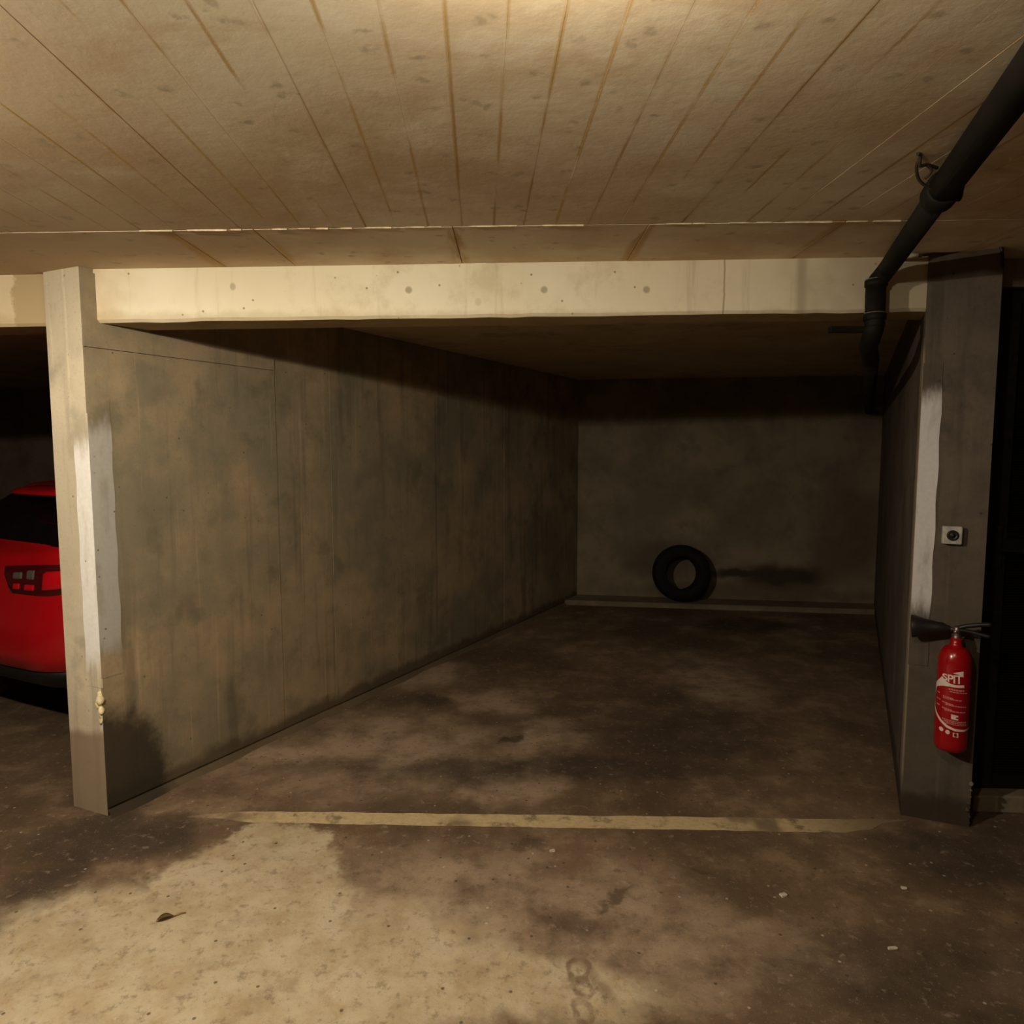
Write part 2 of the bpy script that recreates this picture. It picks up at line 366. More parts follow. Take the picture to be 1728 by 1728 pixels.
# ------------------------------------------------------------------ ceiling: board marks cast in concrete
bm = bmesh.new()
add_prism(bm, [(-9, -3.6), (-2.6, -3.6), (-2.6, 3.06), (-9, 3.06)], lambda x, y: zc(x)+.006, 2.6)
add_prism(bm, [(-2.6, -3.6), (2.6, -3.6), (2.6, 3.06), (-2.6, 3.06)], lambda x, y: zc(x)+.006, 2.6)
add_prism(bm, [(2.6, -3.6), (7.5, -3.6), (7.5, 3.06), (2.6, 3.06)], lambda x, y: zc(x)+.006, 2.6)
ceil_o = struct(link('ceiling', bm, M_joint))
bm = bmesh.new(); add_prism(bm, [(-9, 3.05), (7.5, 3.05), (7.5, 10), (-9, 10)], ZBAY, 2.6)
link('bay_ceiling_slab', bm, M_bayceil, ceil_o)
tilt = math.atan(.013); skew = math.radians(2.7)
def board_mesh(L):
    bm = bmesh.new(); add_box(bm, (-.5, -L/2, 0), (.5, L/2, .014))
    for v in bm.verts:                                         # softened lower arris
        if v.co.z < .001: v.co.x *= .999
    me = bpy.data.meshes.new('board_mark'); bm.to_mesh(me); bm.free(); me.materials.append(M_board); return me
BL1 = board_mesh(5.6)
x = -4.0
yj = 2.405                                                     # cross joint
while x < 4.0:
    w = random.choice((.100, .106, .108, .108, .112)); gap = random.choice((.0001, .0001, .0002, .0006))
    o = bpy.data.objects.new('board_mark', BL1); C.objects.link(o); o.parent = ceil_o
    xc = x + w/2; ym = yj - 2.8
    xx = xc - .0472*(ym-1.28)                                  # boards lean to the left going away
    o.location = (xx, ym, zc(xx)+random.uniform(-.0004, .0004)); o.rotation_euler = (0, -tilt if abs(xx) < 2.6 else 0, skew)
    o.scale = (w-gap, 1, 1)
    x += w
edges = [-4.2, -3.1, -2.2, -1.15, -.87, -.2, .46, 1.12, 1.78, 2.6, 3.4, 4.2]
for a, b in zip(edges, edges[1:]):                             # wider shutter boards against the beam
    L = 3.045-(yj+.003)
    o = bpy.data.objects.new('board_mark', BL2) if 'BL2' in globals() else None
    if o is None:
        BL2 = board_mesh(L); o = bpy.data.objects.new('board_mark', BL2)
    C.objects.link(o); o.parent = ceil_o; xm = (a+b)/2
    o.location = (xm, (3.045+yj+.003)/2, zc(xm)+random.uniform(0, .0015)); o.rotation_euler = (0, -tilt if abs(xm) < 2.6 else 0, 0); o.scale = (b-a-.003, 1, 1)
# cement fin squeezed out along the cross joint
M_fin = plain('pale_cement_fin', (.62, .52, .36), .85)
bm = bmesh.new(); x = -1.25
while x < 1.3:
    l = random.uniform(.03, .16); h = random.uniform(.001, .0028)
    if random.random() < (.75 if x < .2 else .3):
        add_box(bm, (x, yj-.003, zc(x)-h), (x+l, yj+.003, zc(x)+.006))
    x += l + random.uniform(0, .05)
link('cement_fin', bm, M_fin, ceil_o)['kind'] = 'stuff'

# ------------------------------------------------------------------ beam over the parking bays
def beam(name, x0, x1, y0, y1, yb, lab):
    bm = bmesh.new(); N = 40; rows = []
    rf = random.Random(3)
    for k in range(N+1):
        x = x0+(x1-x0)*k/N; y = y0+(y1-y0)*k/N; j = rf.uniform(-.0025, .0025)
        rows.append([bm.verts.new(p) for p in ((x, y, zc(x)+.02), (x, y+rf.uniform(-.0015, .0015), zb(x)+.012+j), (x, y+.010, zb(x)+j), (x, y+yb, zb(x)), (x, y+yb, 2.45), (x, y, 2.45))])
    for A, B in zip(rows, rows[1:]):
        for i in range(6):
            f = bm.faces.new((A[i], A[(i+1) % 6], B[(i+1) % 6], B[i])); f.material_index = 1 if i in (2, 3) else 0
    bm.faces.new(rows[0]); bm.faces.new(rows[-1][::-1])
    return struct(link(name, bm, [M_beam, M_beam_under]), lab)
beam('trim_1', -1.692, 1.86, 2.876, 2.853, .19, 'cream painted concrete beam over the empty bay')
beam('trim_2', -7.9, -1.935, 3.02, 2.945, .19, 'cream painted concrete beam left of the divider wall')

# ------------------------------------------------------------------ left divider wall (its end is the slim column)
LW = (BL-AR).dot(UL)+.02
bm = bmesh.new()
pE = [(AR.x, AR.y), (AR.x+UL.x*LW, AR.y+UL.y*LW), (AL.x+UL.x*LW, AL.y+UL.y*LW), (AL.x, AL.y)]
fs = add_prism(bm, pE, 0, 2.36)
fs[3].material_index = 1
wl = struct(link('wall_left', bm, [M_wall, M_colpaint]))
def wall_t(px, z=1.0):
    p = at_plane(px, 900, AR, NL); return (p-AR).dot(UL)
def panel(t0, t1, z0, z1, th=.006):
    bm = bmesh.new(); g = .0015
    p = AR+UL*(t0+g); q = AR+UL*(t1-g)
    add_prism(bm, [(p.x-NL.x*.01, p.y-NL.y*.01), (q.x-NL.x*.01, q.y-NL.y*.01), (q.x+NL.x*th, q.y+NL.y*th), (p.x+NL.x*th, p.y+NL.y*th)], z0+g, z1-g)
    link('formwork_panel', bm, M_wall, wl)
ts = [.0005, wall_t(470), wall_t(560), wall_t(735), wall_t(850), LW-.05]
for i, (a, b) in enumerate(zip(ts, ts[1:])):
    th = (.006, .004, .006, .0035, .005)[i]
    if i == 0: panel(a, b, .035, 1.965, th); panel(a, b, 1.965, ZBAY-.002, th+.002)
    else: panel(a, b, .035, ZBAY-.002, th)
# small fillet of mortar along the foot of the wall
bm = bmesh.new()
for k in range(60):
    a = AR+UL*(LW*k/60); b = AR+UL*(LW*(k+1)/60)
    d0, d1 = [.030+.009*math.sin(q*1.1)+.006*math.sin(q*.37+1) for q in (k, k+1)]
    V = [bm.verts.new(q) for q in ((a.x, a.y, 0), (b.x, b.y, 0), (b.x+NL.x*d1, b.y+NL.y*d1, 0), (a.x+NL.x*d0, a.y+NL.y*d0, 0), (a.x, a.y, .026), (b.x, b.y, .026))]
    bm.faces.new((V[4], V[5], V[2], V[3]))
bmesh.ops.remove_doubles(bm, verts=bm.verts[:], dist=1e-5)
link('mortar_skirting', bm, M_wall, wl)
# L shaped pale strip left where a corner bumper was glued
UE = (AR-AL).normalized(); NE = Vector((UE.y, -UE.x, 0))       # end face run and outward normal
WALLC = ((.235, .20, .135), (.40, .295, .18), (.175, .152, .105), 1.0); PAINTC = ((.62, .54, .41), (.72, .62, .47), (.55, .47, .35), 1.0, True, .36); COLC = ((.085, .067, .050), (.125, .100, .076), (.062, .050, .038), 1.2, True, .10); GALC = ((.20, .16, .11), (.26, .21, .14), (.15, .12, .085), 1.0)
M_strip1 = mat_concrete('white_glue_strip', *PAINTC, strip=((.95, .92, .90), .60, 1.62))
M_strip2 = mat_concrete('grey_glue_strip', *WALLC, dark_z=.09, foot=(-1.72, 2.828), strip=((.43, .41, .375), .66, 1.70))
def slab_on(p0, u, nrm, w0, w1, z0, z1, th, name, m, parent):
    bm = bmesh.new(); a = p0+u*w0; b = p0+u*w1; N = 24
    for k in range(N):
        za = z0+(z1-z0)*k/N; zb_ = z0+(z1-z0)*(k+1)/N
        j0 = .0025*math.sin(k*1.3); j1 = .0025*math.sin((k+1)*1.3)
        va = [bm.verts.new((q.x, q.y, z)) for q, z in ((a-nrm*.004, za), (b+u*j0-nrm*.004, za), (b+u*j0+nrm*th, za), (a+nrm*th, za))]
        vb = [bm.verts.new((q.x, q.y, z)) for q, z in ((a-nrm*.004, zb_), (b+u*j1-nrm*.004, zb_), (b+u*j1+nrm*th, zb_), (a+nrm*th, zb_))]
        for i in range(4): bm.faces.new((va[i], va[(i+1) % 4], vb[(i+1) % 4], vb[i]))
        if k == 0: bm.faces.new(va[::-1])
        if k == N-1: bm.faces.new(vb)
    bmesh.ops.remove_doubles(bm, verts=bm.verts[:], dist=1e-5)
    return link(name, bm, m, parent)
o = slab_on(AR, -UE, NE, -.007, .082, .56, 1.70, .002, 'corner_strip', M_strip1, wl); o['label'] = 'bright white worn strip on the wall end'
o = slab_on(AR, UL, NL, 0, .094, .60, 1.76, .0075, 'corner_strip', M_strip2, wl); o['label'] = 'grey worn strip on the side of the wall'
# blob of yellowish foam on the arris
bm = bmesh.new(); rr = random.Random(5)
for k in range(6):
    z = at_y(165, 1170+k*9, 2.84).z
    r = bmesh.ops.create_icosphere(bm, subdivisions=2, radius=(.012, .018, .016, .014, .013, .009)[k])['verts']
    c = AR+NE*.004+UL*rr.uniform(-.004, .01)+Vector((0, 0, z)) + (-UE)*rr.uniform(0, .014)
    for v in r: v.co = Vector((v.co.x*.9, v.co.y*.9, v.co.z*1.3))*(1+rr.uniform(-.12, .12)) + c
o = link('foam_residue', bm, plain('yellow_foam', (.78, .68, .42), .8), wl, True); o['label'] = 'crumbling pale yellow foam lump'

# ------------------------------------------------------------------ back wall, other walls
bm = bmesh.new(); p = back_at(-8.9); q = back_at(7.4)
add_prism(bm, [(p.x, p.y), (q.x, q.y), (q.x, q.y+.4), (p.x, p.y+.4)], 0, 2.40)
def mat_back():
    n = NT('sooty_back_wall'); v = n.co()
    big = n.noise(v, 1.6, 6, .62); mid = n.noise(v, 6, 6, .62); fine = n.noise(v, 40, 4, .6)
    col = n.mix(n.ramp(big, .36, .64), (.17, .138, .096), (.25, .20, .135)); col = n.mix(n.math('MULTIPLY', n.ramp(mid, .46, .7), .5), col, (.125, .10, .072))
    vd = n.vmath('ADD', v, n.vmath('SCALE', n.vmath('SUBTRACT', n.noise(v, 4, 3, .5, True), (.5, .5, .5)), .16))
    vz = n.map(vd, rot=(math.radians(-90), 0, 0))              # x, z into the XY plane
    sx, sy, sz = n.sep(vd); cmb = n.t.nodes.new('ShaderNodeCombineXYZ'); n.put(cmb.inputs[0], sx); n.put(cmb.inputs[1], sz)
    L = []
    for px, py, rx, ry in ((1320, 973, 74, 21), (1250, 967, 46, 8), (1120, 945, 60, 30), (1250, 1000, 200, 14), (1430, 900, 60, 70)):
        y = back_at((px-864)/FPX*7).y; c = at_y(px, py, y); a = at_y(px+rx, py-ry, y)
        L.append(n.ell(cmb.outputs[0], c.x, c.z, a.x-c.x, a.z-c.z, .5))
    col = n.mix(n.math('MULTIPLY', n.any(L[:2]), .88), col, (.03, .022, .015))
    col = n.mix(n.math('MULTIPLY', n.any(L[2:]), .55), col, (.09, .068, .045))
    n.bump(n.math('ADD', n.math('MULTIPLY', mid, .5), n.math('MULTIPLY', fine, .3)), .35, .008)
    return n.done(col, .9, spec=.2)
M_backw = mat_back()
struct(link('wall_back', bm, M_backw))
bm = bmesh.new(); KD = .27                                      # low concrete ledge at the foot of the back wall
p = BL+NB*.0; q = BR
add_prism(bm, [(p.x+NB.x*KD-.12, p.y+NB.y*KD), (q.x+NB.x*KD, q.y+NB.y*KD), (q.x, q.y), (p.x, p.y)], 0, .05)
struct(link('trim_3', bm, M_backw), 'low concrete ledge along the foot of the back wall')
bm = bmesh.new(); add_box(bm, (-9.2, -3.6, 0), (-9, 10, 2.6)); struct(link('wall_far_left', bm, M_gallery))
bm = bmesh.new(); add_box(bm, (7.5, -3.6, 0), (7.7, 10, 2.6)); struct(link('wall_far_right', bm, M_gallery))
bm = bmesh.new(); add_box(bm, (-9.2, -3.8, 0), (7.7, -3.6, 2.6)); struct(link('wall_front', bm, M_gallery))

# ------------------------------------------------------------------ right wall, its end is the wide column
LR = (BR-CL).length+.05
fl = (CR-CL).normalized(); NC = Vector((fl.y, -fl.x, 0))        # front of the column
NRW = Vector((-UR.y, UR.x, 0))                                  # left side of the right wall (towards the bay)
bm = bmesh.new()
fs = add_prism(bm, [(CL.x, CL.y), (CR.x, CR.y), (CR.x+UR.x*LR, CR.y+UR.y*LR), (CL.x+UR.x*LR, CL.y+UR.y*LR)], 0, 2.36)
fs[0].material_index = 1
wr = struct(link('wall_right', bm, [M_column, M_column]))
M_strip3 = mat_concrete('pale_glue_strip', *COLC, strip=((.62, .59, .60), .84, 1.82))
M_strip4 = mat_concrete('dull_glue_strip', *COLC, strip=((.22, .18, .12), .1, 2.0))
o = slab_on(CL, fl, NC, 0, .070, .66, 1.90, .003, 'corner_strip', M_strip3, wr); o['label'] = 'pale worn strip on the front of the column'
o = slab_on(CL, UR, NRW, 0, .09, .06, 2.00, .003, 'corner_strip', M_strip4, wr)
bm = bmesh.new()                                                # chipped plaster at the foot
for k in range(7):
    r = bmesh.ops.create_icosphere(bm, subdivisions=1, radius=random.uniform(.006, .013))['verts']
    c = CR+NC*.004-fl*random.uniform(0, .012)+Vector((0, 0, .02+k*.028))
    for v in r: v.co = v.co*random.uniform(.8, 1.2)+c
link('chipped_plaster', bm, M_strip4, wr)['kind'] = 'stuff'

# ------------------------------------------------------------------ metal gate right of the column, on its sill
M_gate = plain('dark_gate_steel', (.018, .016, .013), .65, .2, .25)
M_gate_sheet = plain('black_gate_sheet', (.003, .003, .0035), .7, .1, .2)
G0 = Vector((2.005, 2.955, 0)); gu = Vector((1, -.05, 0)).normalized(); gn = Vector((gu.y, -gu.x, 0))
grot = math.atan2(gu.y, gu.x)
sill = bmesh.new(); add_box(sill, (-.02, -.10, 0), (1.9, .14, .075), .006)
o = link('trim_4', sill, M_gallery); o.location = G0; o.rotation_euler = (0, 0, grot); struct(o, 'concrete sill under the black metal gate')
gate = thing('metal_gate', 'black metal gate with mesh panels right of the column', 'gate', G0+Vector((0, 0, .075)), grot)
GW, GH = 1.35, 2.13
def gpart(name, lo, hi, bev=.003, m=M_gate):
    bm = bmesh.new(); add_box(bm, lo, hi, bev); return link(name, bm, m, gate)
gpart('stile', (0, -.03, 0), (.095, .03, GH)); gpart('stile', (GW-.095, -.03, 0), (GW, .03, GH))
gpart('rail', (.095, -.028, 0), (GW-.095, .028, .06)); gpart('rail', (.095, -.028, 1.05), (GW-.095, .028, 1.10)); gpart('rail', (.095, -.028, GH-.05), (GW-.095, .028, GH))
def mesh_panel(z0, z1):
    bm = bmesh.new(); add_box(bm, (.095, .004, z0), (GW-.095, .010, z1)); sh = link('backing_sheet', bm, M_gate_sheet, gate)
    bm = bmesh.new(); z = z0+.006
    while z < z1-.008:                                          # louvred ribs of the expanded sheet
        vs = [bm.verts.new(p) for p in ((.095, .003, z), (GW-.095, .003, z), (GW-.095, -.006, z+.003), (.095, -.006, z+.003), (.095, .003, z+.007), (GW-.095, .003, z+.007))]
        bm.faces.new((vs[0], vs[1], vs[2], vs[3])); bm.faces.new((vs[3], vs[2], vs[5], vs[4])); z += .0115
    o = link('louvre_ribs', bm, M_gate, gate); o['kind'] = 'stuff'
mesh_panel(.06, 1.05); mesh_panel(1.10, GH-.05)
bm = bmesh.new(); add_box(bm, (.03, -.045, .98), (.07, -.028, 1.16), .004); add_tube(bm, [(.05, -.04, 1.06), (.05, -.075, 1.06), (.15, -.075, 1.055)], .008, 10)
link('handle', bm, M_gate, gate)
bm = bmesh.new(); add_box(bm, (2.00, 2.90, 2.215), (4.6, 3.08, 2.42)); o = struct(link('trim_5', bm, M_gallery), 'concrete lintel above the black metal gate')
bm = bmesh.new(); add_box(bm, (3.36, 2.83, 0), (7.5, 3.05, 2.40)); struct(link('wall_right_front', bm, M_gallery))

# ------------------------------------------------------------------ switch box on the column
def face_pt(px, py, off=0.0):
    p = at_plane(px, py, CL, NC); return p+NC*off
crot = math.atan2(fl.y, fl.x)
p = face_pt(1605, 902)
M_box = plain('ivory_switch_plastic', (.40, .37, .33), .5)
M_blk = plain('black_plastic', (.012, .011, .010), .45)
sw = thing('switch_box', 'small square pale switch box above the fire extinguisher', 'switch', p, crot)
bm = bmesh.new(); add_box(bm, (-.034, -.034, -.036), (.034, 0, .036), .005); link('housing', bm, M_box, sw)
bm = bmesh.new(); add_lathe(bm, [(.021, 0), (.021, .004), (.016, .0065), (.013, .003), (.008, .003), (.008, .006), (0, .007)], 28, Matrix.Translation((0, -.034, 0)) @ Matrix.Rotation(math.pi/2, 4, 'X'))
link('push_button', bm, M_blk, sw, True)

# ------------------------------------------------------------------ fire extinguisher
M_red = NT('red_enamel'); M_red.bump(M_red.noise(M_red.co(), 12, 2), .02, .002); M_red = M_red.done((.32, .002, .006), .22, 0, .5, .5)
M_print = plain('cream_print', (.72, .60, .55), .5, var=.05); M_print2 = plain('rose_print', (.50, .19, .18), .5, var=.1)
M_horn = plain('black_horn_plastic', (.010, .008, .007), .5)
M_brass = plain('dull_valve_metal', (.16, .13, .11), .4, .8)
RB = .060
ep = face_pt(1602, 1180); EX = Vector((ep.x, ep.y, 0))+NC*(RB+.012)
view_a = math.atan2(-EX.y, -EX.x)                               # bearing from the bottle to the viewer
zb0 = at_y(1600, 1270, EX.y-RB*.5).z; zt0 = at_y(1606, 1078, EX.y-RB*.3).z
HB = zt0-zb0
ext = thing('fire_extinguisher', 'red carbon dioxide fire extinguisher hanging on the right column', 'fire extinguisher', EX+Vector((0, 0, zb0)), view_a+math.pi/2)
# local -Y looks at the viewer, +X is to the right in the picture
prof = [(0, .004), (RB*.55, 0), (RB*.86, .006), (RB*.97, .02), (RB, .04), (RB, HB*.775)]
for k in range(1, 9):
    a = k/8*math.radians(78); prof.append((RB*(.36+.64*math.cos(a)) if k < 8 else RB*.40, HB*.775+HB*.155*math.sin(a)))
prof += [(RB*.34, HB*.955), (RB*.33, HB), (0, HB)]
bm = bmesh.new(); add_lathe(bm, prof, 64); body = link('bottle', bm, M_red, ext, True)
bm = bmesh.new(); add_lathe(bm, [(.017, HB-.004), (.017, HB+.012), (.013, HB+.014), (.013, HB+.040), (.009, HB+.046), (0, HB+.047)], 20)
add_tube(bm, [(0, 0, HB+.030), (-.035, 0, HB+.034)], .008, 12)
valve = link('valve', bm, M_brass, ext, True)
bm = bmesh.new(); add_lathe(bm, [(.006, 0), (.006, .004), (0, .005)], 14, Matrix.Translation((-.004, -.015, HB+.027)) @ Matrix.Rotation(math.pi/2, 4, 'X')); link('safety_pin_head', bm, plain('bright_pin_steel', (.5, .48, .45), .3, .9), valve, True)
# horn, opening to the left and a little downwards
hz = HB+.036
bm = bmesh.new()
add_lathe(bm, [(.010, 0), (.012, .010), (.021, .022), (.024, .045), (.033, .085), (.042, .112), (.0465, .128), (.046, .134), (.043, .134), (.040, .118), (.030, .085), (.012, .04), (0, .035)], 36,
          Matrix.Translation((-.022, -.006, hz)) @ Matrix.Rotation(math.radians(-94), 4, 'Y'))
link('discharge_horn', bm, M_horn, ext, True)
bm = bmesh.new(); add_tube(bm, smooth_path([(.004, 0, hz+.004), (.035, 0, hz+.016), (.075, 0, hz+.026), (.112, 0, hz+.032)], 4), [.009]*13, 10); link('squeeze_lever', bm, M_blk, ext, True)
bm = bmesh.new(); add_tube(bm, smooth_path([(.004, 0, hz-.004), (.04, .002, hz-.006), (.075, .002, hz-.012), (.110, .002, hz-.018)], 4), [.008]*13, 10); link('carry_handle', bm, M_blk, ext, True)
bm = bmesh.new()
add_lathe(bm, [(RB+.001, HB*.60), (RB+.0035, HB*.60), (RB+.0035, HB*.64), (RB+.001, HB*.64)], 40, None, True)
bmv = [v for v in bm.verts if v.co.y < .02]; bmesh.ops.delete(bm, geom=bmv, context='VERTS')
add_box(bm, (-.02, RB-.002, HB*.5), (.02, RB+.006, HB*.78), .002)
link('wall_bracket', bm, M_blk, ext)
# print on the bottle: positions measured on the picture, wrapped round the cylinder
def emap(cx, cy):
    cen = 545-55*(cy-350)/1290; s = max(-.985, min(.985, (cx-cen)/187.0))
    return math.asin(s)*RB, at_y(1600, 1030+cy/6.913, EX.y-RB).z-zb0
def wrap(bm, off=.0006):
    us = [v.co.x for v in bm.verts]
    u = math.floor(min(us)/.006)*.006
    while u < max(us):
        bmesh.ops.bisect_plane(bm, geom=bm.verts[:]+bm.edges[:]+bm.faces[:], plane_co=(u, 0, 0), plane_no=(1, 0, 0)); u += .006
    for v in bm.verts:
        a = v.co.x/RB; v.co = Vector(((RB+off)*math.sin(a), -(RB+off)*math.cos(a), v.co.y))
def poly(bm, pts): bm.faces.new([bm.verts.new((*emap(*p), 0)) for p in pts])
bm = bmesh.new()
poly(bm, [(628, 872), (632, 905), (560, 908), (480, 906), (420, 914), (365, 938), (328, 975), (338, 915), (368, 858), (402, 808), (436, 848), (480, 870), (540, 880), (600, 876)])
poly(bm, [(512, 745), (560, 728), (622, 714), (622, 784), (600, 765), (560, 752)])
out = [(322, 1130), (318, 1200), (334, 1262), (380, 1335), (450, 1388), (540, 1415), (630, 1418), (688, 1392)]
inn = [(328, 1130), (328, 1195), (346, 1250), (394, 1312), (460, 1360), (540, 1388), (630, 1396), (690, 1380)]
for i in range(7): poly(bm, [out[i], out[i+1], inn[i+1], inn[i]])
poly(bm, [(330, 960), (322, 1060), (322, 1130), (328, 1130), (328, 1060), (345, 955)])
poly(bm, [(498, 1224), (572, 1232), (572, 1252), (552, 1250), (545, 1268), (572, 1270), (572, 1288), (498, 1278)])
for cx, cy in ((396, 1424), (463, 1440)): poly(bm, [(cx+24*math.cos(a), cy+24*math.sin(a)) for a in [2*math.pi*k/14 for k in range(14)]])
poly(bm, [(518, 1432), (542, 1434), (542, 1444), (530, 1443), (530, 1474), (542, 1475), (542, 1486), (518, 1484)]); poly(bm, [(574, 1436), (552, 1435), (552, 1446), (562, 1447), (562, 1476), (552, 1476), (552, 1486), (574, 1488)])
wrap(bm); link('printed_emblem', bm, M_print, body)
bm = bmesh.new()
def words(x0, x1, y0, y1, h):
    x = x0
    while x < x1-8:
        w = min(random.uniform(14, 34), x1-x); t0 = (x-x0)/(x1-x0); t1 = (x+w-x0)/(x1-x0)
        ya = y0+(y1-y0)*t0; yb_ = y0+(y1-y0)*t1
        poly(bm, [(x, ya), (x+w, yb_), (x+w, yb_+h), (x, ya+h)]); x += w+5
for a in ((470, 640, 926, 934, 18), (480, 660, 956, 964, 12), (352, 376, 1000, 1004, 14), (412, 520, 1024, 1036, 14), (412, 612, 1044, 1052, 12), (346, 386, 1074, 1080, 13), (402, 520, 1092, 1108, 12), (440, 652, 1112, 1126, 14),
          (346, 386, 1140, 1148, 14), (402, 520, 1160, 1174, 14), (430, 646, 1182, 1188, 13), (402, 655, 1288, 1306, 12), (420, 655, 1308, 1324, 12), (440, 655, 1328, 1340, 12)): words(*a)
wrap(bm); link('instruction_print', bm, M_print2, body)['kind'] = 'stuff'
# the name, in tapering letters
fc = bpy.data.curves.new('lettering', 'FONT'); fc.body = 'SPIT'; fc.size = 1.0; fc.offset = .018; fc.space_character = .92
fo = bpy.data.objects.new('lettering', fc); C.objects.link(fo); bpy.context.view_layer.update()
me = fo.evaluated_get(bpy.context.evaluated_depsgraph_get()).to_mesh()
bm = bmesh.new(); bm.from_mesh(me); fo.to_mesh_clear(); bpy.data.objects.remove(fo); bpy.data.curves.remove(fc)
xs = [v.co.x for v in bm.verts]; ys = [v.co.y for v in bm.verts]; x0, x1, y0, y1 = min(xs), max(xs), min(ys), max(ys)
for v in bm.verts:
    s = (v.co.x-x0)/(x1-x0); t = (v.co.y-y0)/(y1-y0)
    topy = 772-14*s+10*math.sin(s*math.pi)*0; boty = 838+26*math.sin(min(1, s*1.15)*math.pi*.62)
    v.co = Vector((*emap(404+210*s, boty+(topy-boty)*t), 0))
bmesh.ops.recalc_face_normals(bm, faces=bm.faces[:]); wrap(bm, .0008); link('printed_name', bm, M_print, body)

# ------------------------------------------------------------------ drain pipe under the ceiling
M_pipe = plain('black_pipe_plastic', (.008, .006, .004), .7, 0, .2, var=.4, scale=8)
M_pipe2 = plain('worn_pipe_edge', (.16, .13, .11), .6)
pr = .037
A0 = Vector((.56, .35, 2.275)); A1 = at_z(1588, 325, 2.262); A2 = Vector((1.452, 2.755, 2.25))
d = (A1-A2); far = A2+d*((A0.y-A2.y)/d.y); far.z = 2.262
pipe = thing('drain_pipe', 'black drain pipe running under the ceiling and down past the beam', 'pipe', (0, 0, 0))
bm = bmesh.new(); add_tube(bm, [far, A1], pr+.002, 24); link('upper_pipe', bm, M_pipe, pipe, True)
ud = (A2-A1).normalized()
bm = bmesh.new(); add_tube(bm, [A1-ud*.045, A1-ud*.042, A1+ud*.03, A1+ud*.045], [pr+.004, pr+.010, pr+.010, pr+.002], 24)
add_tube(bm, [A1+ud*.0+Vector((.02, -.01, -.01)), A1+Vector((.046, -.014, -.012))], .016, 14); link('socket_joint', bm, M_pipe, pipe, True)
Dn = Vector((1.430, 2.795, 2.19))
bm = bmesh.new(); add_tube(bm, [A1+ud*.03]+smooth_path([A2-ud*.08, A2-ud*.02, A2+Vector((-.008, .022, -.020)), Dn+Vector((0, 0, .012)), Dn+Vector((0, 0, -.03))], 6), pr-.002, 24); link('elbow_pipe', bm, M_pipe, pipe, True)
Dl = Vector((1.433, 2.797, 2.045))
bm = bmesh.new(); add_tube(bm, [Dn, Dl, Dl+Vector((0, 0, -.01))], pr, 24); link('down_pipe', bm, M_pipe, pipe, True)
for z in (2.205, 2.075):
    bm = bmesh.new(); add_tube(bm, [(1.4315, 2.796, z-.014), (1.4315, 2.796, z-.012), (1.4315, 2.796, z+.010), (1.4315, 2.796, z+.012)], [pr+.001, pr+.005, pr+.005, pr+.001], 24)
    o = link('pipe_collar', bm, M_pipe, pipe, True)
    bm = bmesh.new(); add_tube(bm, [(1.4315, 2.796, z+.012), (1.4315, 2.796, z+.015)], pr+.003, 24); link('collar_lip', bm, M_pipe2, o, True)
# second bend, under the beam and back along the right wall
q0 = Vector((1.433, 2.797, 2.05)); path = smooth_path([q0, (1.434, 2.805, 2.025), (1.450, 2.855, 2.00), (1.51, 2.99, 1.985), (1.68, 3.30, 1.97)], 6)
bm = bmesh.new(); add_tube(bm, path, pr-.001, 24); link('lower_elbow', bm, M_pipe, pipe, True)
e = BR-UR*.03+NRW*.12
bm = bmesh.new(); add_tube(bm, [(1.68, 3.30, 1.97), (e.x, e.y, 1.93)], pr-.002, 20); link('rear_pipe', bm, M_pipe, pipe, True)
bm = bmesh.new(); add_box(bm, (1.275, 2.83, 2.022), (1.434, 2.856, 2.046), .003); link('pipe_clamp', bm, M_pipe, pipe)
# wire hanger
h0 = at_z(1553, 262, zc(1.05)-.002); h1 = at_z(1566, 282, 2.275)
hz1 = A1-ud*.16
bm = bmesh.new()
add_tube(bm, smooth_path([h0+Vector((-.012, -.01, 0)), h0, h0+Vector((.012, .02, -.018)), h0+Vector((.035, .03, -.012)), h0+Vector((.075, .05, -.012))], 5), .0045, 8)
hb = at_y(1556, 318, A1.y-.04)
add_tube(bm, smooth_path([h0+Vector((.004, .012, -.006)), h0.lerp(hb, .35)+Vector((-.012, 0, 0)), h0.lerp(hb, .75)+Vector((-.006, 0, 0)), hb+Vector((.03, 0, -.006))], 5), .0042, 8)
add_tube(bm, smooth_path([h0+Vector((.035, .03, -.012)), h0.lerp(hb, .45)+Vector((.028, 0, 0)), h0.lerp(hb, .7)+Vector((.01, 0, 0))], 5), .0035, 8)
link('wire_hanger', bm, plain('rusty_wire', (.05, .032, .02), .7, .3), pipe, True)
# black cable along the top of the column
cpt = lambda px, py: at_plane(px, py, CL, NC)+NC*.012
pts = [at_y(1530, 433, 2.80), at_y(1551, 431, 2.79), cpt(1600, 427), cpt(1640, 420), cpt(1672, 414), cpt(1686, 416), cpt(1690, 430), cpt(1691, 452)]
cable = thing('black_cable', 'black cable looped along the ceiling over the right column', 'cable')
bm = bmesh.new(); add_tube(bm, smooth_path(pts[1:], 6), .0055, 10); link('cable_run', bm, M_blk, cable, True)
bm = bmesh.new(); add_tube(bm, [at_y(1508, 433, 2.815), at_y(1549, 431, 2.792)], .011, 12); o = link('conduit_end', bm, plain('pale_conduit', (.55, .48, .36), .6), cable, True); o['label'] = 'short pale conduit stub'

